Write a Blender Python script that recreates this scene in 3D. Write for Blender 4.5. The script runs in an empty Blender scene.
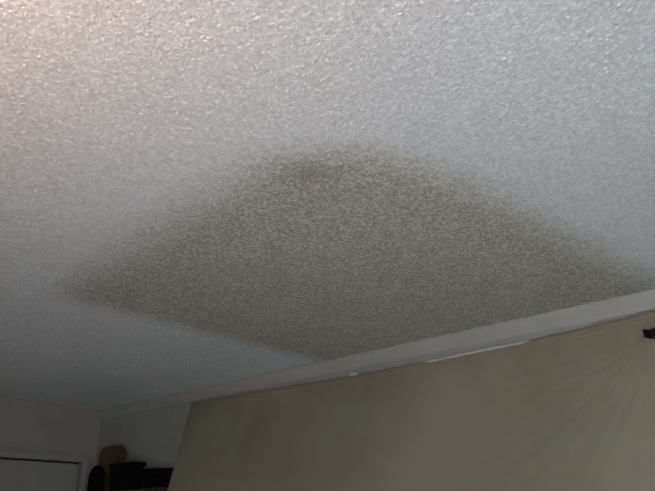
import bpy, bmesh, math, random
from mathutils import Vector, Matrix, noise

random.seed(7)
scene = bpy.context.scene
COL = scene.collection

# ------------------------------------------------------------------ camera
CEIL = 2.44
cam_data = bpy.data.cameras.new('camera')
cam_data.sensor_fit = 'HORIZONTAL'
cam_data.sensor_width = 36.0
cam_data.lens = 640.0 / 655.0 * 36.0
cam_data.clip_start = 0.02
cam = bpy.data.objects.new('camera', cam_data)
COL.objects.link(cam)
_r = Vector((0.6562, -0.7545, -0.0103)).normalized()
_f = Vector((0.6937, 0.5974, 0.4023))
_f = (_f - _r * _f.dot(_r)).normalized()
_u = _r.cross(_f).normalized()
cam.matrix_world = Matrix(((_r.x, _u.x, -_f.x, -2.5694),
                           (_r.y, _u.y, -_f.y, -4.4863),
                           (_r.z, _u.z, -_f.z, 1.62),
                           (0, 0, 0, 1)))
scene.camera = cam

# ------------------------------------------------------------------ world, daylight, exposure
world = bpy.data.worlds.new('overcast_daylight')
scene.world = world
world.use_nodes = True
world.node_tree.nodes['Background'].inputs[0].default_value = (0.72, 0.82, 1.0, 1)
world.node_tree.nodes['Background'].inputs[1].default_value = 0.15

WIN_X = -3.75                                     # left wall, room face
WIN_Y0, WIN_Y1, WIN_Z0, WIN_Z1 = -5.85, -4.30, 0.06, 2.12
dl = bpy.data.lights.new('added_daylight', 'AREA')  # area light added outside the unseen glass door, stands in for daylight
dl.shape = 'RECTANGLE'
dl.size = WIN_Z1 - WIN_Z0
dl.size_y = WIN_Y1 - WIN_Y0
dl.energy = 14
dl.color = (0.60, 0.80, 1.0)
dlo = bpy.data.objects.new('added_daylight', dl)
COL.objects.link(dlo)
dlo.location = (WIN_X - 0.30, (WIN_Y0 + WIN_Y1) / 2, (WIN_Z0 + WIN_Z1) / 2)
dlo.rotation_euler = (0, -math.pi / 2, 0)          # shines towards +x, into the room

sd = bpy.data.lights.new('sun', 'SUN')            # falls through the added glass door onto the floor below the camera
sd.energy = 39.0
sd.angle = math.radians(0.6)
sd.color = (0.92, 0.98, 1.03)
suno = bpy.data.objects.new('sun', sd)
COL.objects.link(suno)
suno.location = (-7, -4.7, 6)
suno.rotation_euler = Vector((0.62, 0.0, -0.78)).to_track_quat('-Z', 'Y').to_euler()

scene.view_settings.view_transform = 'Standard'
scene.view_settings.look = 'None'
scene.view_settings.gamma = 1.0
scene.view_settings.use_curve_mapping = False
scene.view_settings.exposure = 1.62

# ------------------------------------------------------------------ helpers
def link(name, bm, mat, parent=None, smooth=False):
    me = bpy.data.meshes.new(name)
    bmesh.ops.recalc_face_normals(bm, faces=bm.faces[:])
    bm.to_mesh(me)
    bm.free()
    if smooth:
        for p in me.polygons:
            p.use_smooth = True
    me.materials.append(mat)
    o = bpy.data.objects.new(name, me)
    COL.objects.link(o)
    if parent:
        o.parent = parent
    return o

def box(bm, x0, x1, y0, y1, z0, z1, bev=0.0):
    vs = [bm.verts.new((x, y, z)) for z in (z0, z1) for y in (y0, y1) for x in (x0, x1)]
    fs = [(0, 1, 3, 2), (4, 6, 7, 5), (0, 4, 5, 1), (2, 3, 7, 6), (0, 2, 6, 4), (1, 5, 7, 3)]
    faces = [bm.faces.new([vs[i] for i in f]) for f in fs]
    if bev:
        es = list({e for f in faces for e in f.edges})
        bmesh.ops.bevel(bm, geom=es, offset=bev, segments=3, affect='EDGES', profile=0.5)

def prism(bm, pts, axis, a, b):
    """extrude a closed 2-D outline along an axis; pts are the two other coordinates in order"""
    def P(p, t):
        if axis == 'x': return (t, p[0], p[1])
        if axis == 'y': return (p[0], t, p[1])
        return (p[0], p[1], t)
    A = [bm.verts.new(P(p, a)) for p in pts]
    B = [bm.verts.new(P(p, b)) for p in pts]
    n = len(pts)
    for i in range(n):
        j = (i + 1) % n
        bm.faces.new((A[i], A[j], B[j], B[i]))
    bm.faces.new(A[::-1])
    bm.faces.new(B)
    return A, B

def lathe(bm, prof, center, seg=24):
    rings = []
    for r, z in prof:
        rings.append([bm.verts.new((center[0] + r * math.cos(2 * math.pi * k / seg),
                                    center[1] + r * math.sin(2 * math.pi * k / seg),
                                    center[2] + z)) for k in range(seg)])
    for a, b in zip(rings, rings[1:]):
        for k in range(seg):
            bm.faces.new((a[k], a[(k + 1) % seg], b[(k + 1) % seg], b[k]))
    bm.faces.new(rings[0][::-1])
    bm.faces.new(rings[-1])

def tube(bm, pts, rad, seg=8):
    rings = []
    for i, p in enumerate(pts):
        p = Vector(p)
        d = (Vector(pts[min(i + 1, len(pts) - 1)]) - Vector(pts[max(i - 1, 0)])).normalized()
        a = d.cross(Vector((0, 0, 1)))
        if a.length < 1e-4:
            a = d.cross(Vector((1, 0, 0)))
        a.normalize()
        b = d.cross(a)
        r = rad(i / (len(pts) - 1)) if callable(rad) else rad
        rings.append([bm.verts.new(p + (a * math.cos(2 * math.pi * k / seg) + b * math.sin(2 * math.pi * k / seg)) * r) for k in range(seg)])
    for a, b in zip(rings, rings[1:]):
        for k in range(seg):
            bm.faces.new((a[k], a[(k + 1) % seg], b[(k + 1) % seg], b[k]))
    bm.faces.new(rings[0][::-1])
    bm.faces.new(rings[-1])

def tag(o, label, cat=None, group=None, kind=None):
    o['label'] = label
    if cat: o['category'] = cat
    if group: o['group'] = group
    if kind: o['kind'] = kind
    return o

def empty(name, loc):
    o = bpy.data.objects.new(name, None)
    o.empty_display_size = 0.05
    o.location = loc
    COL.objects.link(o)
    return o

def keep(o, parent):
    """parent without moving: the mesh is modelled in world coordinates"""
    o.parent = parent
    o.matrix_parent_inverse = Matrix.Translation(parent.location).inverted()
    return o

# ------------------------------------------------------------------ materials
class NT:
    def __init__(self, name):
        self.mat = bpy.data.materials.new(name)
        self.mat.use_nodes = True
        self.t = self.mat.node_tree
        self.bsdf = self.t.nodes['Principled BSDF']
        self.pos = self.t.nodes.new('ShaderNodeNewGeometry').outputs['Position']
    def put(self, sock, v):
        if hasattr(v, 'is_output'):
            self.t.links.new(v, sock)
        else:
            sock.default_value = v
    def m(self, op, a, b=0.0, c=0.0, clamp=False):
        n = self.t.nodes.new('ShaderNodeMath'); n.operation = op; n.use_clamp = clamp
        for i, v in enumerate((a, b, c)): self.put(n.inputs[i], v)
        return n.outputs[0]
    def noise(self, scale, detail=2.0, rough=0.5, vec=None):
        n = self.t.nodes.new('ShaderNodeTexNoise')
        self.t.links.new(vec or self.pos, n.inputs['Vector'])
        n.inputs['Scale'].default_value = scale
        n.inputs['Detail'].default_value = detail
        n.inputs['Roughness'].default_value = rough
        return n.outputs['Fac']
    def ramp(self, v, a, b, lo=0.0, hi=1.0, smooth=True):
        n = self.t.nodes.new('ShaderNodeMapRange')
        n.interpolation_type = 'SMOOTHSTEP' if smooth else 'LINEAR'
        self.put(n.inputs['Value'], v)
        for k, x in (('From Min', a), ('From Max', b), ('To Min', lo), ('To Max', hi)):
            self.put(n.inputs[k], x)
        return n.outputs[0]
    def mix(self, f, a, b):
        n = self.t.nodes.new('ShaderNodeMix'); n.data_type = 'RGBA'
        self.put(n.inputs[0], f); self.put(n.inputs[6], a); self.put(n.inputs[7], b)
        return n.outputs[2]
    def bump(self, h, strength, dist):
        n = self.t.nodes.new('ShaderNodeBump')
        self.put(n.inputs['Height'], h)
        n.inputs['Strength'].default_value = strength
        n.inputs['Distance'].default_value = dist
        self.t.links.new(n.outputs[0], self.bsdf.inputs['Normal'])
    def finish(self, color, rough=0.7, spec=0.3):
        self.put(self.bsdf.inputs['Base Color'], color)
        self.put(self.bsdf.inputs['Roughness'], rough)
        self.bsdf.inputs['Specular IOR Level'].default_value = spec
        return self.mat

def c(r, g, b): return (r, g, b, 1.0)

def plain(name, a, b, scale=30.0, rough=0.6, spec=0.3, bstr=0.15, bdist=0.001):
    n = NT(name)
    f = n.noise(scale, 3)
    col = n.mix(n.ramp(f, 0.35, 0.65), c(*a), c(*b))
    n.bump(n.noise(scale * 4, 2), bstr, bdist)
    return n.finish(col, rough, spec)

def ceiling_material():
    n = NT('stained_popcorn_plaster')
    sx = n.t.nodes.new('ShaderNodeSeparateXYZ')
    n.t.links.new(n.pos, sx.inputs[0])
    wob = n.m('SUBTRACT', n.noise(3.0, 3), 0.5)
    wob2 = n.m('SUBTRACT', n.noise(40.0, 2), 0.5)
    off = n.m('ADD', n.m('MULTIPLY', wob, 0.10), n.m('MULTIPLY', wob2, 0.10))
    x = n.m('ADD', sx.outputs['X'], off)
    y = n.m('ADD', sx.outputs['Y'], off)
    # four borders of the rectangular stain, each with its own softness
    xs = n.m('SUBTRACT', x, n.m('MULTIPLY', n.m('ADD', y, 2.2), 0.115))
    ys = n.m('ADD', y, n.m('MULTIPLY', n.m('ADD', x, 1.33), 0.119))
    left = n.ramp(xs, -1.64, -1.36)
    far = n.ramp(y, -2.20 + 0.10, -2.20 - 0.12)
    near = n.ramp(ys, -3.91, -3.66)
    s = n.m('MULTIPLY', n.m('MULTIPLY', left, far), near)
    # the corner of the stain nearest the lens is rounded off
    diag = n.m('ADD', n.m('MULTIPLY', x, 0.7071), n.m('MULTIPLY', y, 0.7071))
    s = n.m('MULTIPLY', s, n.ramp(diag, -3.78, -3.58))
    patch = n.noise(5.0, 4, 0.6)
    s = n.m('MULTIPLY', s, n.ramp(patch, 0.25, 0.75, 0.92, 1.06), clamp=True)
    fine = n.noise(115.0, 3, 0.65)
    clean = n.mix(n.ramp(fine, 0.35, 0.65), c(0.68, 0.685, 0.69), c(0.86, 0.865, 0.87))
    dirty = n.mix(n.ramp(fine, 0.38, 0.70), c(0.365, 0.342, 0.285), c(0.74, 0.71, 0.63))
    # small darker spot inside the stain
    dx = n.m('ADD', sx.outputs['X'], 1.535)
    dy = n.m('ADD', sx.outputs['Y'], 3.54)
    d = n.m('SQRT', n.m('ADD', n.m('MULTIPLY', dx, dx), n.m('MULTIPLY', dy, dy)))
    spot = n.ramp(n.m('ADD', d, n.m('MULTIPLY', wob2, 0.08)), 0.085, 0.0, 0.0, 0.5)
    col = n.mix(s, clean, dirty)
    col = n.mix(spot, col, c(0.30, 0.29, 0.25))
    h = n.m('ADD', n.noise(130.0, 2, 0.6), n.m('MULTIPLY', n.noise(60.0, 2), 0.6))
    n.bump(h, 0.40, 0.004)
    return n.finish(col, 0.9, 0.1)

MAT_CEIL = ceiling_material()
MAT_WALL = plain('white_wall_paint', (0.465, 0.447, 0.395), (0.505, 0.487, 0.435), 6, 0.75, 0.2, 0.1)
MAT_WALL_LOW_BOUNCE = plain('low_bounce_taupe', (0.27, 0.25, 0.22), (0.30, 0.28, 0.25), 6, 0.75, 0.2, 0.1)  # darker paint given to the unseen walls to cut bounced light
MAT_TRIM = plain('white_gloss_trim', (0.53, 0.505, 0.46), (0.57, 0.545, 0.50), 5, 0.45, 0.4, 0.03)
MAT_DOOR = plain('off_white_door_paint', (0.45, 0.44, 0.40), (0.48, 0.47, 0.43), 5, 0.5, 0.35, 0.04)
MAT_GAP_SHADE = plain('painted_gap_shade', (0.03, 0.03, 0.03), (0.05, 0.05, 0.05), 10, 0.9, 0.1)  # shade of the gap around the door, put into the colour
MAT_FLOOR = plain('pale_grey_carpet', (0.17, 0.17, 0.167), (0.22, 0.22, 0.216), 90, 0.95, 0.05, 0.6, 0.004)
MAT_METAL = plain('brushed_metal', (0.5, 0.48, 0.44), (0.6, 0.58, 0.53), 60, 0.35, 0.5)
MAT_METAL.node_tree.nodes['Principled BSDF'].inputs['Metallic'].default_value = 0.9
MAT_BLACK = plain('black_plastic', (0.006, 0.007, 0.005), (0.010, 0.011, 0.008), 20, 0.7, 0.08, 0.1)
MAT_BLACKCLOTH = plain('black_fabric', (0.008, 0.009, 0.007), (0.016, 0.017, 0.014), 120, 0.95, 0.05, 0.5, 0.002)
MAT_DARKGREY = plain('dark_grey_plastic', (0.05, 0.05, 0.045), (0.06, 0.06, 0.055), 20, 0.6, 0.2)
MAT_TAPE = plain('white_masking_tape', (0.84, 0.83, 0.77), (0.92, 0.91, 0.86), 80, 0.6, 0.2, 0.4)
MAT_SHELF = plain('grey_painted_board', (0.16, 0.16, 0.145), (0.20, 0.20, 0.18), 12, 0.6, 0.2)

def sheet_material():
    n = NT('translucent_brown_grey_plastic_sheet')
    f = n.noise(2.2, 4, 0.55)
    col = n.mix(n.ramp(f, 0.3, 0.7), c(0.35, 0.30, 0.217), c(0.42, 0.365, 0.272))
    n.bump(n.m('ADD', n.noise(22.0, 4, 0.6), n.m('MULTIPLY', n.noise(90.0, 2), 0.2)), 0.15, 0.004)
    return n.finish(col, 0.48, 0.35)
MAT_SHEET = sheet_material()

def wood_material():
    n = NT('brown_wood')
    mp = n.t.nodes.new('ShaderNodeMapping'); mp.inputs['Scale'].default_value = (1, 1, 0.12)
    n.t.links.new(n.pos, mp.inputs[0])
    f = n.noise(28.0, 4, 0.6, mp.outputs[0])
    col = n.mix(n.ramp(f, 0.35, 0.65), c(0.12, 0.07, 0.038), c(0.18, 0.108, 0.06))
    n.bump(f, 0.2, 0.001)
    return n.finish(col, 0.55, 0.3)
MAT_WOOD = wood_material()

def glass_material():
    m = bpy.data.materials.new('window_glass')
    m.use_nodes = True
    t = m.node_tree
    t.nodes.remove(t.nodes['Principled BSDF'])
    tr = t.nodes.new('ShaderNodeBsdfTransparent'); tr.inputs[0].default_value = (0.95, 0.955, 0.955, 1)
    gl = t.nodes.new('ShaderNodeBsdfGlossy'); gl.inputs['Roughness'].default_value = 0.02
    mx = t.nodes.new('ShaderNodeMixShader')
    mx.inputs[0].default_value = 0.04
    t.links.new(tr.outputs[0], mx.inputs[1]); t.links.new(gl.outputs[0], mx.inputs[2])
    t.links.new(mx.outputs[0], t.nodes['Material Output'].inputs[0])
    return m
MAT_GLASS = glass_material()

# ------------------------------------------------------------------ the room
XR = 0.025          # room face of the wall behind the sheet
XL = WIN_X
YB = 0.0            # room face of the end wall with the door
YF = -6.6
T = 0.12

bm = bmesh.new(); box(bm, XL - T, XR + T, YF - T, YB + T, -0.1, 0.0)
tag(link('floor', bm, MAT_FLOOR), 'grey carpeted floor of the room', kind='structure')

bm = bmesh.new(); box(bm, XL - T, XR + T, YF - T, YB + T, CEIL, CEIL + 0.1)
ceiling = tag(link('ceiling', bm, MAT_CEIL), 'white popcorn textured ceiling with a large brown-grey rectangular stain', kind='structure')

bm = bmesh.new(); box(bm, XR, XR + T, YF - T, YB + T, 0, CEIL)
tag(link('wall_right', bm, MAT_WALL), 'off-white wall behind the hanging plastic sheet', kind='structure')

bm = bmesh.new(); box(bm, XL - T, XR + T, YF - T, YF, 0, CEIL)
tag(link('wall_front', bm, MAT_WALL_LOW_BOUNCE), 'plain wall behind the camera, darkened to taupe to cut bounced light', kind='structure')

# end wall with a door opening
DX0, DX1, DZ = -0.885, -0.085, 2.062
bm = bmesh.new()
box(bm, XL - T, DX0, YB, YB + T, 0, CEIL)
box(bm, DX1, XR + T, YB, YB + T, 0, CEIL)
box(bm, DX0, DX1, YB, YB + T, DZ, CEIL)
tag(link('wall_back', bm, MAT_WALL), 'grey-white end wall above the door', kind='structure')

# left wall, out of view, with an opening added to let the daylight in
bm = bmesh.new()
box(bm, XL - T, XL, YF, WIN_Y0, 0, CEIL)
box(bm, XL - T, XL, WIN_Y1, YB, 0, CEIL)
box(bm, XL - T, XL, WIN_Y0, WIN_Y1, 0, WIN_Z0)
box(bm, XL - T, XL, WIN_Y0, WIN_Y1, WIN_Z1, CEIL)
tag(link('wall_left', bm, MAT_WALL_LOW_BOUNCE), 'wall with the added glass door beside the camera, darkened to taupe to cut bounced light', kind='structure')

# unseen glass door, added as a way in for sun and daylight
win = empty('added_window_1', (XL, (WIN_Y0 + WIN_Y1) / 2, WIN_Z0))
tag(win, 'white framed glass patio door, added out of view to light the room from beside the camera', kind='structure')
bm = bmesh.new(); w = 0.05
box(bm, XL - 0.09, XL - 0.03, WIN_Y0, WIN_Y0 + w, WIN_Z0, WIN_Z1)
box(bm, XL - 0.09, XL - 0.03, WIN_Y1 - w, WIN_Y1, WIN_Z0, WIN_Z1)
box(bm, XL - 0.09, XL - 0.03, WIN_Y0 + w, WIN_Y1 - w, WIN_Z0, WIN_Z0 + w)
box(bm, XL - 0.09, XL - 0.03, WIN_Y0 + w, WIN_Y1 - w, WIN_Z1 - w, WIN_Z1)
ym = (WIN_Y0 + WIN_Y1) / 2
box(bm, XL - 0.09, XL - 0.03, ym - 0.025, ym + 0.025, WIN_Z0 + w, WIN_Z1 - w)
keep(link('window_frame', bm, MAT_TRIM), win)
for a, b in ((WIN_Y0 + w, ym - 0.025), (ym + 0.025, WIN_Y1 - w)):
    bm = bmesh.new(); box(bm, XL - 0.062, XL - 0.058, a, b, WIN_Z0 + w, WIN_Z1 - w)
    keep(link('pane', bm, MAT_GLASS), win)
bm = bmesh.new(); box(bm, XL - 0.03, XL + 0.06, WIN_Y0 - 0.05, WIN_Y1 + 0.05, WIN_Z0 - 0.03, WIN_Z0, 0.006)
keep(link('window_sill', bm, MAT_TRIM), win)

# cove moulding between ceiling and the sheeted wall
cov = [(XR, CEIL), (0.0, CEIL), (0.0, CEIL - 0.007)]
for k in range(1, 8):                      # shallow hollow between the two fillets
    t = k / 8
    bx, bz = 0.001 + 0.015 * t, CEIL - 0.007 - 0.053 * t
    d = 0.0030 * math.sin(math.pi * t)
    cov.append((bx + d * 0.7, bz + d * 0.7))
cov += [(0.017, CEIL - 0.062), (0.017, CEIL - 0.070), (XR, CEIL - 0.070)]
bm = bmesh.new(); prism(bm, cov, 'y', YF, YB)
tag(link('trim_1', bm, MAT_TRIM), 'white cove moulding along the ceiling above the plastic sheet', kind='structure')

# door with casing
door = empty('door_1', ((DX0 + DX1) / 2, YB, 0))
tag(door, 'grey door with flat casing in the end wall', kind='structure')
bm = bmesh.new(); box(bm, DX0 + 0.008, DX1 - 0.008, YB + 0.012, YB + 0.047, 0.008, DZ - 0.014, 0.002)
leaf = keep(link('door_leaf', bm, MAT_DOOR), door)
bm = bmesh.new(); box(bm, DX0, DX1, YB + 0.055, YB + T, 0, DZ - 0.0)
keep(link('gap_shade_backing', bm, MAT_GAP_SHADE), door)  # near-black backing fills the opening so the door gap looks shaded
bm = bmesh.new()
prism(bm, [(YB, DZ - 0.002), (YB - 0.016, DZ - 0.002), (YB - 0.018, DZ + 0.03), (YB - 0.011, DZ + 0.055), (YB - 0.009, DZ + 0.062), (YB, DZ + 0.062)], 'x', DX0 - 0.06, DX1 + 0.06)
keep(link('casing', bm, MAT_DOOR), door)
for a, s in ((DX0, -1), (DX1, 1)):
    bm = bmesh.new()
    prism(bm, [(a, YB), (a, YB - 0.016), (a + s * 0.03, YB - 0.018), (a + s * 0.055, YB - 0.011), (a + s * 0.060, YB - 0.009), (a + s * 0.060, YB)], 'z', 0, DZ - 0.002)
    keep(link('casing', bm, MAT_DOOR), door)
bm = bmesh.new()
lathe(bm, [(0.026, 0), (0.026, 0.006), (0.010, 0.010), (0.010, 0.030), (0.024, 0.040), (0.027, 0.052), (0.020, 0.062), (0.006, 0.066)], (0, 0, 0), 20)
bmesh.ops.transform(bm, matrix=Matrix.Translation((DX0 + 0.075, YB + 0.012, 1.0)) @ Matrix.Rotation(math.pi / 2, 4, 'X'), verts=bm.verts[:])
knob = link('door_knob', bm, MAT_METAL, None, True)
knob.parent = leaf

# popcorn grains standing proud of the ceiling (uncountable: one object)
def popcorn():
    bm = bmesh.new()
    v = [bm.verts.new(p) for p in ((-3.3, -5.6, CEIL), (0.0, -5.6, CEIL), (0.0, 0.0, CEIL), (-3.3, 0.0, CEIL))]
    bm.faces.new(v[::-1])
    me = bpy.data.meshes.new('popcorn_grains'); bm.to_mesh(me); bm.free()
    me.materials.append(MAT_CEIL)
    o = bpy.data.objects.new('popcorn_grains', me)
    COL.objects.link(o)
    ng = bpy.data.node_groups.new('popcorn_scatter', 'GeometryNodeTree')
    ng.interface.new_socket('Geometry', in_out='INPUT', socket_type='NodeSocketGeometry')
    ng.interface.new_socket('Geometry', in_out='OUTPUT', socket_type='NodeSocketGeometry')
    N = ng.nodes; L = ng.links
    gi = N.new('NodeGroupInput'); go = N.new('NodeGroupOutput')
    dp = N.new('GeometryNodeDistributePointsOnFaces')
    dp.distribute_method = 'RANDOM'
    dp.inputs['Density'].default_value = GRAIN_DENSITY
    ico = N.new('GeometryNodeMeshIcoSphere'); ico.inputs['Radius'].default_value = 1.0; ico.inputs['Subdivisions'].default_value = 2
    ss = N.new('GeometryNodeSetShadeSmooth')
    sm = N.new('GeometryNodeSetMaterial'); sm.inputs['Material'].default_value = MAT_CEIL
    ip = N.new('GeometryNodeInstanceOnPoints')
    rr = N.new('FunctionNodeRandomValue'); rr.data_type = 'FLOAT_VECTOR'
    rr.inputs[0].default_value = (0, 0, 0); rr.inputs[1].default_value = (0.3, 0.3, 6.28)
    rs = N.new('FunctionNodeRandomValue'); rs.data_type = 'FLOAT_VECTOR'
    rs.inputs[0].default_value = (0.0030, 0.0026, 0.0007); rs.inputs[1].default_value = (0.0075, 0.0055, 0.0016)
    rs.inputs['Seed'].default_value = 5
    L.new(gi.outputs[0], dp.inputs['Mesh'])
    L.new(dp.outputs['Points'], ip.inputs['Points'])
    L.new(ico.outputs['Mesh'], ss.inputs['Geometry'])
    L.new(ss.outputs[0], sm.inputs['Geometry'])
    L.new(sm.outputs[0], ip.inputs['Instance'])
    L.new(rr.outputs[0], ip.inputs['Rotation'])
    L.new(rs.outputs[0], ip.inputs['Scale'])
    L.new(ip.outputs[0], go.inputs[0])
    md = o.modifiers.new('scatter', 'NODES'); md.node_group = ng
    o.parent = ceiling
    o['kind'] = 'stuff'
GRAIN_DENSITY = 9000
popcorn()

# ------------------------------------------------------------------ plastic sheet hung from the wall, pulled out into the room
TOP = [(-1.058, 2.368), (-1.54, 2.357), (-1.88, 2.352), (-2.257, 2.343), (-2.589, 2.339), (-2.886, 2.339), (-3.151, 2.343),
       (-3.363, 2.344), (-3.567, 2.350), (-3.699, 2.355), (-3.902, 2.365), (-4.3, 2.362), (-4.9, 2.350), (-5.3, 2.356)]
TOP = [(y, z - 0.006) for y, z in TOP]
def top_z(y):
    for (ya, za), (yb, zb) in zip(TOP, TOP[1:]):
        if yb <= y <= ya:
            t = (ya - y) / (ya - yb)
            return za + (zb - za) * t
    return TOP[0][1] if y > TOP[0][0] else TOP[-1][1]

PY, PZ = -3.900, 2.246         # where the clamp gathers the sheet
FOLDS = [(8, .5, 1.6), (17, .9, 1.5), (24, .7, 1.3), (29, 1.3, 1.5), (33, .9, 1.1), (37, 1.4, 1.6), (42, .8, 1.3), (47, 1.1, 2.0), (55, .9, 2.2), (64, 1.1, 2.6), (76, .9, 3.0), (90, .9, 3.5),
         (106, .9, 3.0), (122, .9, 3.0), (140, .8, 2.5), (156, .8, 2.0), (170, .5, 2.0)]
def sheet_x(y, z):
    d = top_z(y) - z
    x = 0.011 - 0.245 * d - 0.02 * d * d
    r = math.hypot(y - PY, z - PZ)
    ang = math.degrees(math.atan2(PZ - z, y - PY))     # 0 = along the wall towards the far corner, 90 = straight down
    s = 0.0
    for a, k, w in FOLDS:
        wob = 1.5 * math.sin(r * 5 + a)
        s += k * math.exp(-((ang - a - wob) / w) ** 2)
    reach = min(1.0, r / 0.10) * math.exp(-r / 0.75)
    x -= 0.0048 * s * reach
    x -= 0.030 * math.exp(-(r / 0.05) ** 2) * min(1.0, max(0.0, (ang + 30) / 30))   # pinched out under the clamp
    low = min(1.0, d / 0.25)
    x += low * 0.012 * math.sin(y * 5.1 + 0.6 * math.sin(z * 2.0)) + low * 0.010 * noise.noise((y * 1.7, z * 1.3, 4.2))
    x += 0.0025 * noise.noise((y * 7.0, z * 5.0, 1.0)) * min(1.0, d / 0.03)
    return min(x, XR - 0.010)

sheet_root = empty('dust_sheet', (0.0, -3.1, 0.0))
tag(sheet_root, 'brown-grey plastic dust sheet hanging below the cove moulding, creased towards the black clamp', 'plastic sheet')
def build_sheet():
    bm = bmesh.new()
    ys = [-1.100 - i * (5.3 - 1.100) / 520 for i in range(521)]
    ts = []
    t = 0.0
    for j in range(131):
        u = j / 130
        ts.append(0.35 * u + 0.65 * u ** 2.2)
    grid = []
    for y in ys:
        col = []
        for t in ts:
            zt = top_z(y) + 0.0015 * noise.noise((y * 25, 0, 0)) + (0.002 * noise.noise((y * 90, 3, 0)))
            z = zt + (0.012 - zt) * t
            yy = y + 0.012 * math.sin(3.1 * t + 1.0) * max(0.0, 1 - (-1.100 - y) / 0.3) * t
            col.append(bm.verts.new((sheet_x(yy, z), yy, z)))
        grid.append(col)
    for a, b in zip(grid, grid[1:]):
        for k in range(len(ts) - 1):
            bm.faces.new((a[k], a[k + 1], b[k + 1], b[k]))
    o = link('sheet', bm, MAT_SHEET, None, True)
    md = o.modifiers.new('thickness', 'SOLIDIFY'); md.thickness = 0.0012; md.offset = 0
    return o
keep(build_sheet(), sheet_root)

# doubled hem along the top edge on the near half
def hem(y0, y1, drop, rad, n=120):
    bm = bmesh.new()
    pts = []
    for i in range(n + 1):
        y = y0 + (y1 - y0) * i / n
        z = top_z(y) - drop - 0.003 * noise.noise((y * 9, 2, 0))
        pts.append((sheet_x(y, z) - 0.001, y, z))
    tube(bm, pts, lambda t: rad * (0.7 + 0.5 * abs(noise.noise((t * 30, 0, 0)))) * min(1.0, t * 8, (1 - t) * 8 + 0.1), 8)
    return keep(link('hem', bm, MAT_SHEET, None, True), sheet_root)
hem(-3.36, -5.25, 0.030, 0.0045)

# torn strip of masking tape where the sheet meets the moulding, and a loose scrap
def tape(y0, y1, up, down, n, seed):
    bm = bmesh.new()
    prev = None
    for i in range(n + 1):
        t = i / n
        y = y0 + (y1 - y0) * t
        e = min(1.0, t * 10, (1 - t) * 14 + 0.15)
        zt = top_z(y) + up * e + 0.0015 * noise.noise((y * 40, seed, 0))
        zb = top_z(y) - down * e + 0.004 * noise.noise((y * 60, seed + 5, 0)) * e
        xa = sheet_x(y, min(zb, top_z(y))) - 0.0035 - 0.001 * noise.noise((y * 50, seed, 3))
        xb = sheet_x(y, top_z(y)) - 0.003
        cur = [bm.verts.new((xb, y, zt)), bm.verts.new((xa, y, zb)), bm.verts.new((xa + 0.0012, y, zb)), bm.verts.new((xb + 0.0012, y, zt))]
        if prev:
            for k in range(4):
                bm.faces.new((prev[k], prev[(k + 1) % 4], cur[(k + 1) % 4], cur[k]))
        else:
            bm.faces.new(cur)
        prev = cur
    bm.faces.new(prev[::-1])
    o = link('tape_strip', bm, MAT_TAPE)
    o['label'] = 'torn white tape'
    return keep(o, sheet_root)
tape(-2.85, -3.40, 0.002, 0.008, 70, 1)
tape(-2.405, -2.455, 0.012, 0.002, 10, 9)

# ------------------------------------------------------------------ black spring clamp holding the sheet
def clamp():
    root = empty('spring_clamp', (-0.070, -3.900, 2.250))
    tag(root, 'small black spring clamp gathering the plastic sheet below the moulding', 'clamp')
    for s in (1, -1):
        bm = bmesh.new()
        out = [(0.000, 0.003), (0.018, 0.004), (0.034, 0.010), (0.056, 0.021), (0.060, 0.026), (0.055, 0.029), (0.034, 0.020), (0.016, 0.015), (0.002, 0.011), (-0.004, 0.007)]
        prism(bm, [(-p[0], s * p[1]) for p in out], 'z', -0.013, 0.013)
        bmesh.ops.bevel(bm, geom=bm.edges[:], offset=0.0024, segments=2, affect='EDGES')
        bmesh.ops.translate(bm, verts=bm.verts[:], vec=(0, 0, 0))
        o = link('jaw_arm', bm, MAT_BLACK, root)
        bm = bmesh.new()
        box(bm, -0.012, 0.006, min(s * 0.001, s * 0.006), max(s * 0.001, s * 0.006), -0.014, 0.014, 0.0015)
        link('jaw_pad', bm, MAT_DARKGREY, o)
    bm = bmesh.new(); lathe(bm, [(0.0045, -0.017), (0.0055, -0.015), (0.0055, 0.015), (0.0045, 0.017)], (-0.024, 0, 0), 14)
    link('pivot_pin', bm, MAT_DARKGREY, root)
    bm = bmesh.new()
    tube(bm, [(-0.024 + 0.009 * math.cos(a * 0.5), 0.009 * math.sin(a * 0.5), -0.010 + 0.020 * a / 50) for a in range(51)], 0.0014, 6)
    link('coil_spring', bm, MAT_BLACK, root)
    root.scale = (0.8, 0.85, 1.15)
    return root
clamp()

# ------------------------------------------------------------------ shelf with things in the far corner
SH_Z = 1.785
shelf = empty('wall_shelf', (XR, -0.6, SH_Z))
tag(shelf, 'grey painted wall shelf in the far corner carrying the brown board and black boxes', 'shelf')
bm = bmesh.new(); box(bm, -0.17, XR - 0.001, -1.10, -0.13, SH_Z - 0.022, SH_Z, 0.003)
keep(link('shelf_board', bm, MAT_SHELF), shelf)
for y in (-0.35, -0.85):
    bm = bmesh.new()
    prism(bm, [(XR - 0.001, SH_Z - 0.022), (-0.12, SH_Z - 0.022), (-0.12, SH_Z - 0.034), (XR - 0.03, SH_Z - 0.19), (XR - 0.001, SH_Z - 0.21)], 'y', y - 0.01, y + 0.01)
    keep(link('bracket', bm, MAT_SHELF), shelf)

def rounded_rect(w, h, r, n=6):
    pts = []
    for cx, cz, a0 in ((w / 2 - r, h - r, 0), (-w / 2 + r, h - r, 90), (-w / 2 + r, r, 180), (w / 2 - r, r, 270)):
        for k in range(n + 1):
            a = math.radians(a0 + 90 * k / n)
            pts.append((cx + r * math.cos(a), cz + r * math.sin(a)))
    return pts

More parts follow.
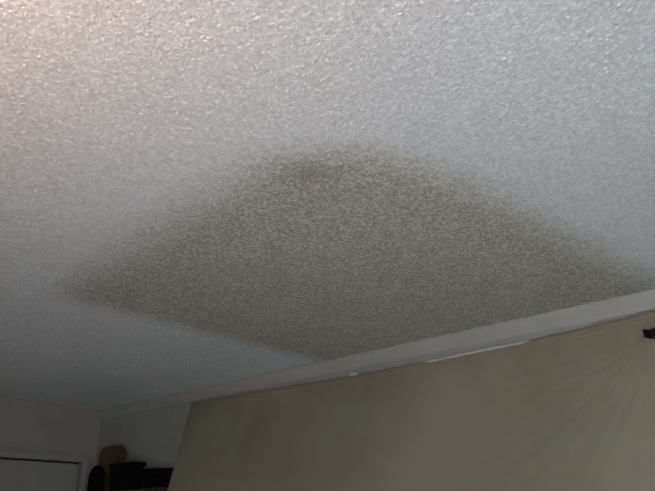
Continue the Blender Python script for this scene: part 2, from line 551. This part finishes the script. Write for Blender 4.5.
def soft_slab(bm, pts, x0, x1, bev, seg=2):
    prism(bm, pts, 'x', x0, x1)
    bmesh.ops.bevel(bm, geom=list({e for f in bm.faces if len(f.verts) > 4 for e in f.edges}), offset=bev, segments=seg, affect='EDGES')

# brown rounded board standing upright against the wall
board = empty('wooden_board', (-0.006, -0.260, SH_Z))
tag(board, 'brown wooden board with rounded top corners standing upright behind the black box', 'board')
bm = bmesh.new(); soft_slab(bm, rounded_rect(0.30, 0.372, 0.060), -0.012, 0.012, 0.004)
link('panel', bm, MAT_WOOD, board)
bm = bmesh.new(); soft_slab(bm, rounded_rect(0.225, 0.297, 0.045), -0.0165, -0.0125, 0.0015)
o = link('inset', bm, MAT_WOOD, board); o.location = (0, 0, 0.0375)

# black upright rounded case at the end of the shelf
pod = empty('rounded_case', (-0.105, -0.262, SH_Z))
tag(pod, 'black upright case with rounded ends left of the brown board', 'case')
bm = bmesh.new(); soft_slab(bm, rounded_rect(0.105, 0.232, 0.050), -0.030, 0.030, 0.012, 3)
link('shell', bm, MAT_BLACKCLOTH, pod, True)
bm = bmesh.new(); soft_slab(bm, rounded_rect(0.109, 0.236, 0.052), -0.004, 0.004, 0.001)
link('zip_band', bm, MAT_BLACK, pod)

# flat dark grey case lying on the shelf under the two black ones
fl = empty('flat_case', (-0.066, -0.735, SH_Z))
tag(fl, 'flat dark grey case lying under the black box and the long black case', 'case')
bm = bmesh.new(); box(bm, -0.085, 0.085, -0.305, 0.305, 0.008, 0.062, 0.006)
link('body', bm, MAT_DARKGREY, fl)
bm = bmesh.new(); box(bm, -0.087, 0.087, -0.307, 0.307, 0.032, 0.036, 0.001)
link('seam', bm, MAT_BLACK, fl)
for dy in (-0.27, 0.27):
    for dx in (-0.06, 0.06):
        bm = bmesh.new(); lathe(bm, [(0.012, 0.0), (0.012, 0.008)], (dx, dy, 0), 12)
        link('foot', bm, MAT_BLACK, fl)

# black box with a lid edge
BZ = SH_Z + 0.0625
bx_ = empty('storage_box', (-0.080, -0.580, BZ))
tag(bx_, 'taller black square box in front of the brown board', 'box')
bm = bmesh.new()
A, B = prism(bm, [(-0.045, -0.125), (0.045, -0.125), (0.045, 0.125), (-0.045, 0.125)], 'z', 0.0, 0.145)
for v in B: v.co.y *= 1.05
bmesh.ops.bevel(bm, geom=bm.edges[:], offset=0.004, segments=2, affect='EDGES')
link('body', bm, MAT_BLACK, bx_)
bm = bmesh.new(); box(bm, -0.049, 0.049, -0.139, 0.139, 0.145, 0.170, 0.004)
link('lid', bm, MAT_BLACK, bx_)

# long low black case, its far end tucked behind the sheet
cs = empty('long_case', (-0.036, -0.945, BZ))
tag(cs, 'low black case with a slightly sloping top, one end tucked behind the sheet', 'case')
bm = bmesh.new()
prism(bm, [(0.215, 0.0), (-0.150, 0.0), (-0.150, 0.112), (-0.10, 0.114), (0.10, 0.124), (0.215, 0.130)], 'x', -0.020, 0.045)
bmesh.ops.bevel(bm, geom=bm.edges[:], offset=0.006, segments=2, affect='EDGES')
link('body', bm, MAT_BLACKCLOTH, cs)
bm = bmesh.new()
tube(bm, [(-0.023 - 0.012 * math.sin(math.pi * k / 10), -0.05 + 0.1 * k / 10, 0.055) for k in range(11)], 0.006, 8)
link('handle', bm, MAT_BLACK, cs, True)

# ------------------------------------------------------------------ unseen floor lamp, added for the warm glow on the ceiling
def added_floor_lamp():
    x, y = -2.92, -3.80
    root = empty('added_floor_lamp', (x, y, 0))
    tag(root, 'uplighting floor lamp with white bowl shade, added out of view for the warm glow on the ceiling', 'lamp')
    bm = bmesh.new(); lathe(bm, [(0.14, 0), (0.14, 0.015), (0.12, 0.025), (0.02, 0.04)], (0, 0, 0), 32)
    link('base', bm, MAT_BLACK, root, True)
    bm = bmesh.new(); lathe(bm, [(0.012, 0.03), (0.012, 1.800)], (0, 0, 0), 16)
    link('pole', bm, MAT_BLACK, root, True)
    bm = bmesh.new(); lathe(bm, [(0.03, 1.790), (0.09, 1.810), (0.15, 1.870), (0.17, 1.940), (0.165, 1.940), (0.145, 1.875), (0.085, 1.820), (0.02, 1.805)], (0, 0, 0), 32)
    link('lamp_shade', bm, MAT_TRIM, root, True)
    bm = bmesh.new(); lathe(bm, [(0.012, 1.800), (0.014, 1.830), (0.028, 1.860), (0.030, 1.885), (0.018, 1.910), (0.004, 1.917)], (0, 0, 0), 20)
    n = NT('added_warm_bulb'); n.bsdf.inputs['Emission Color'].default_value = (1, 0.6, 0.38, 1); n.bsdf.inputs['Emission Strength'].default_value = 4.0
    link('bulb', bm, n.finish(c(0.9, 0.85, 0.8)), root, True)
    ld = bpy.data.lights.new('added_lamp_light', 'POINT'); ld.energy = 5.8; ld.color = (1.0, 0.58, 0.40); ld.shadow_soft_size = 0.03  # point light of the added lamp
    lo = bpy.data.objects.new('added_lamp_light', ld); COL.objects.link(lo); lo.parent = root; lo.location = (0, 0, 1.95)
added_floor_lamp()
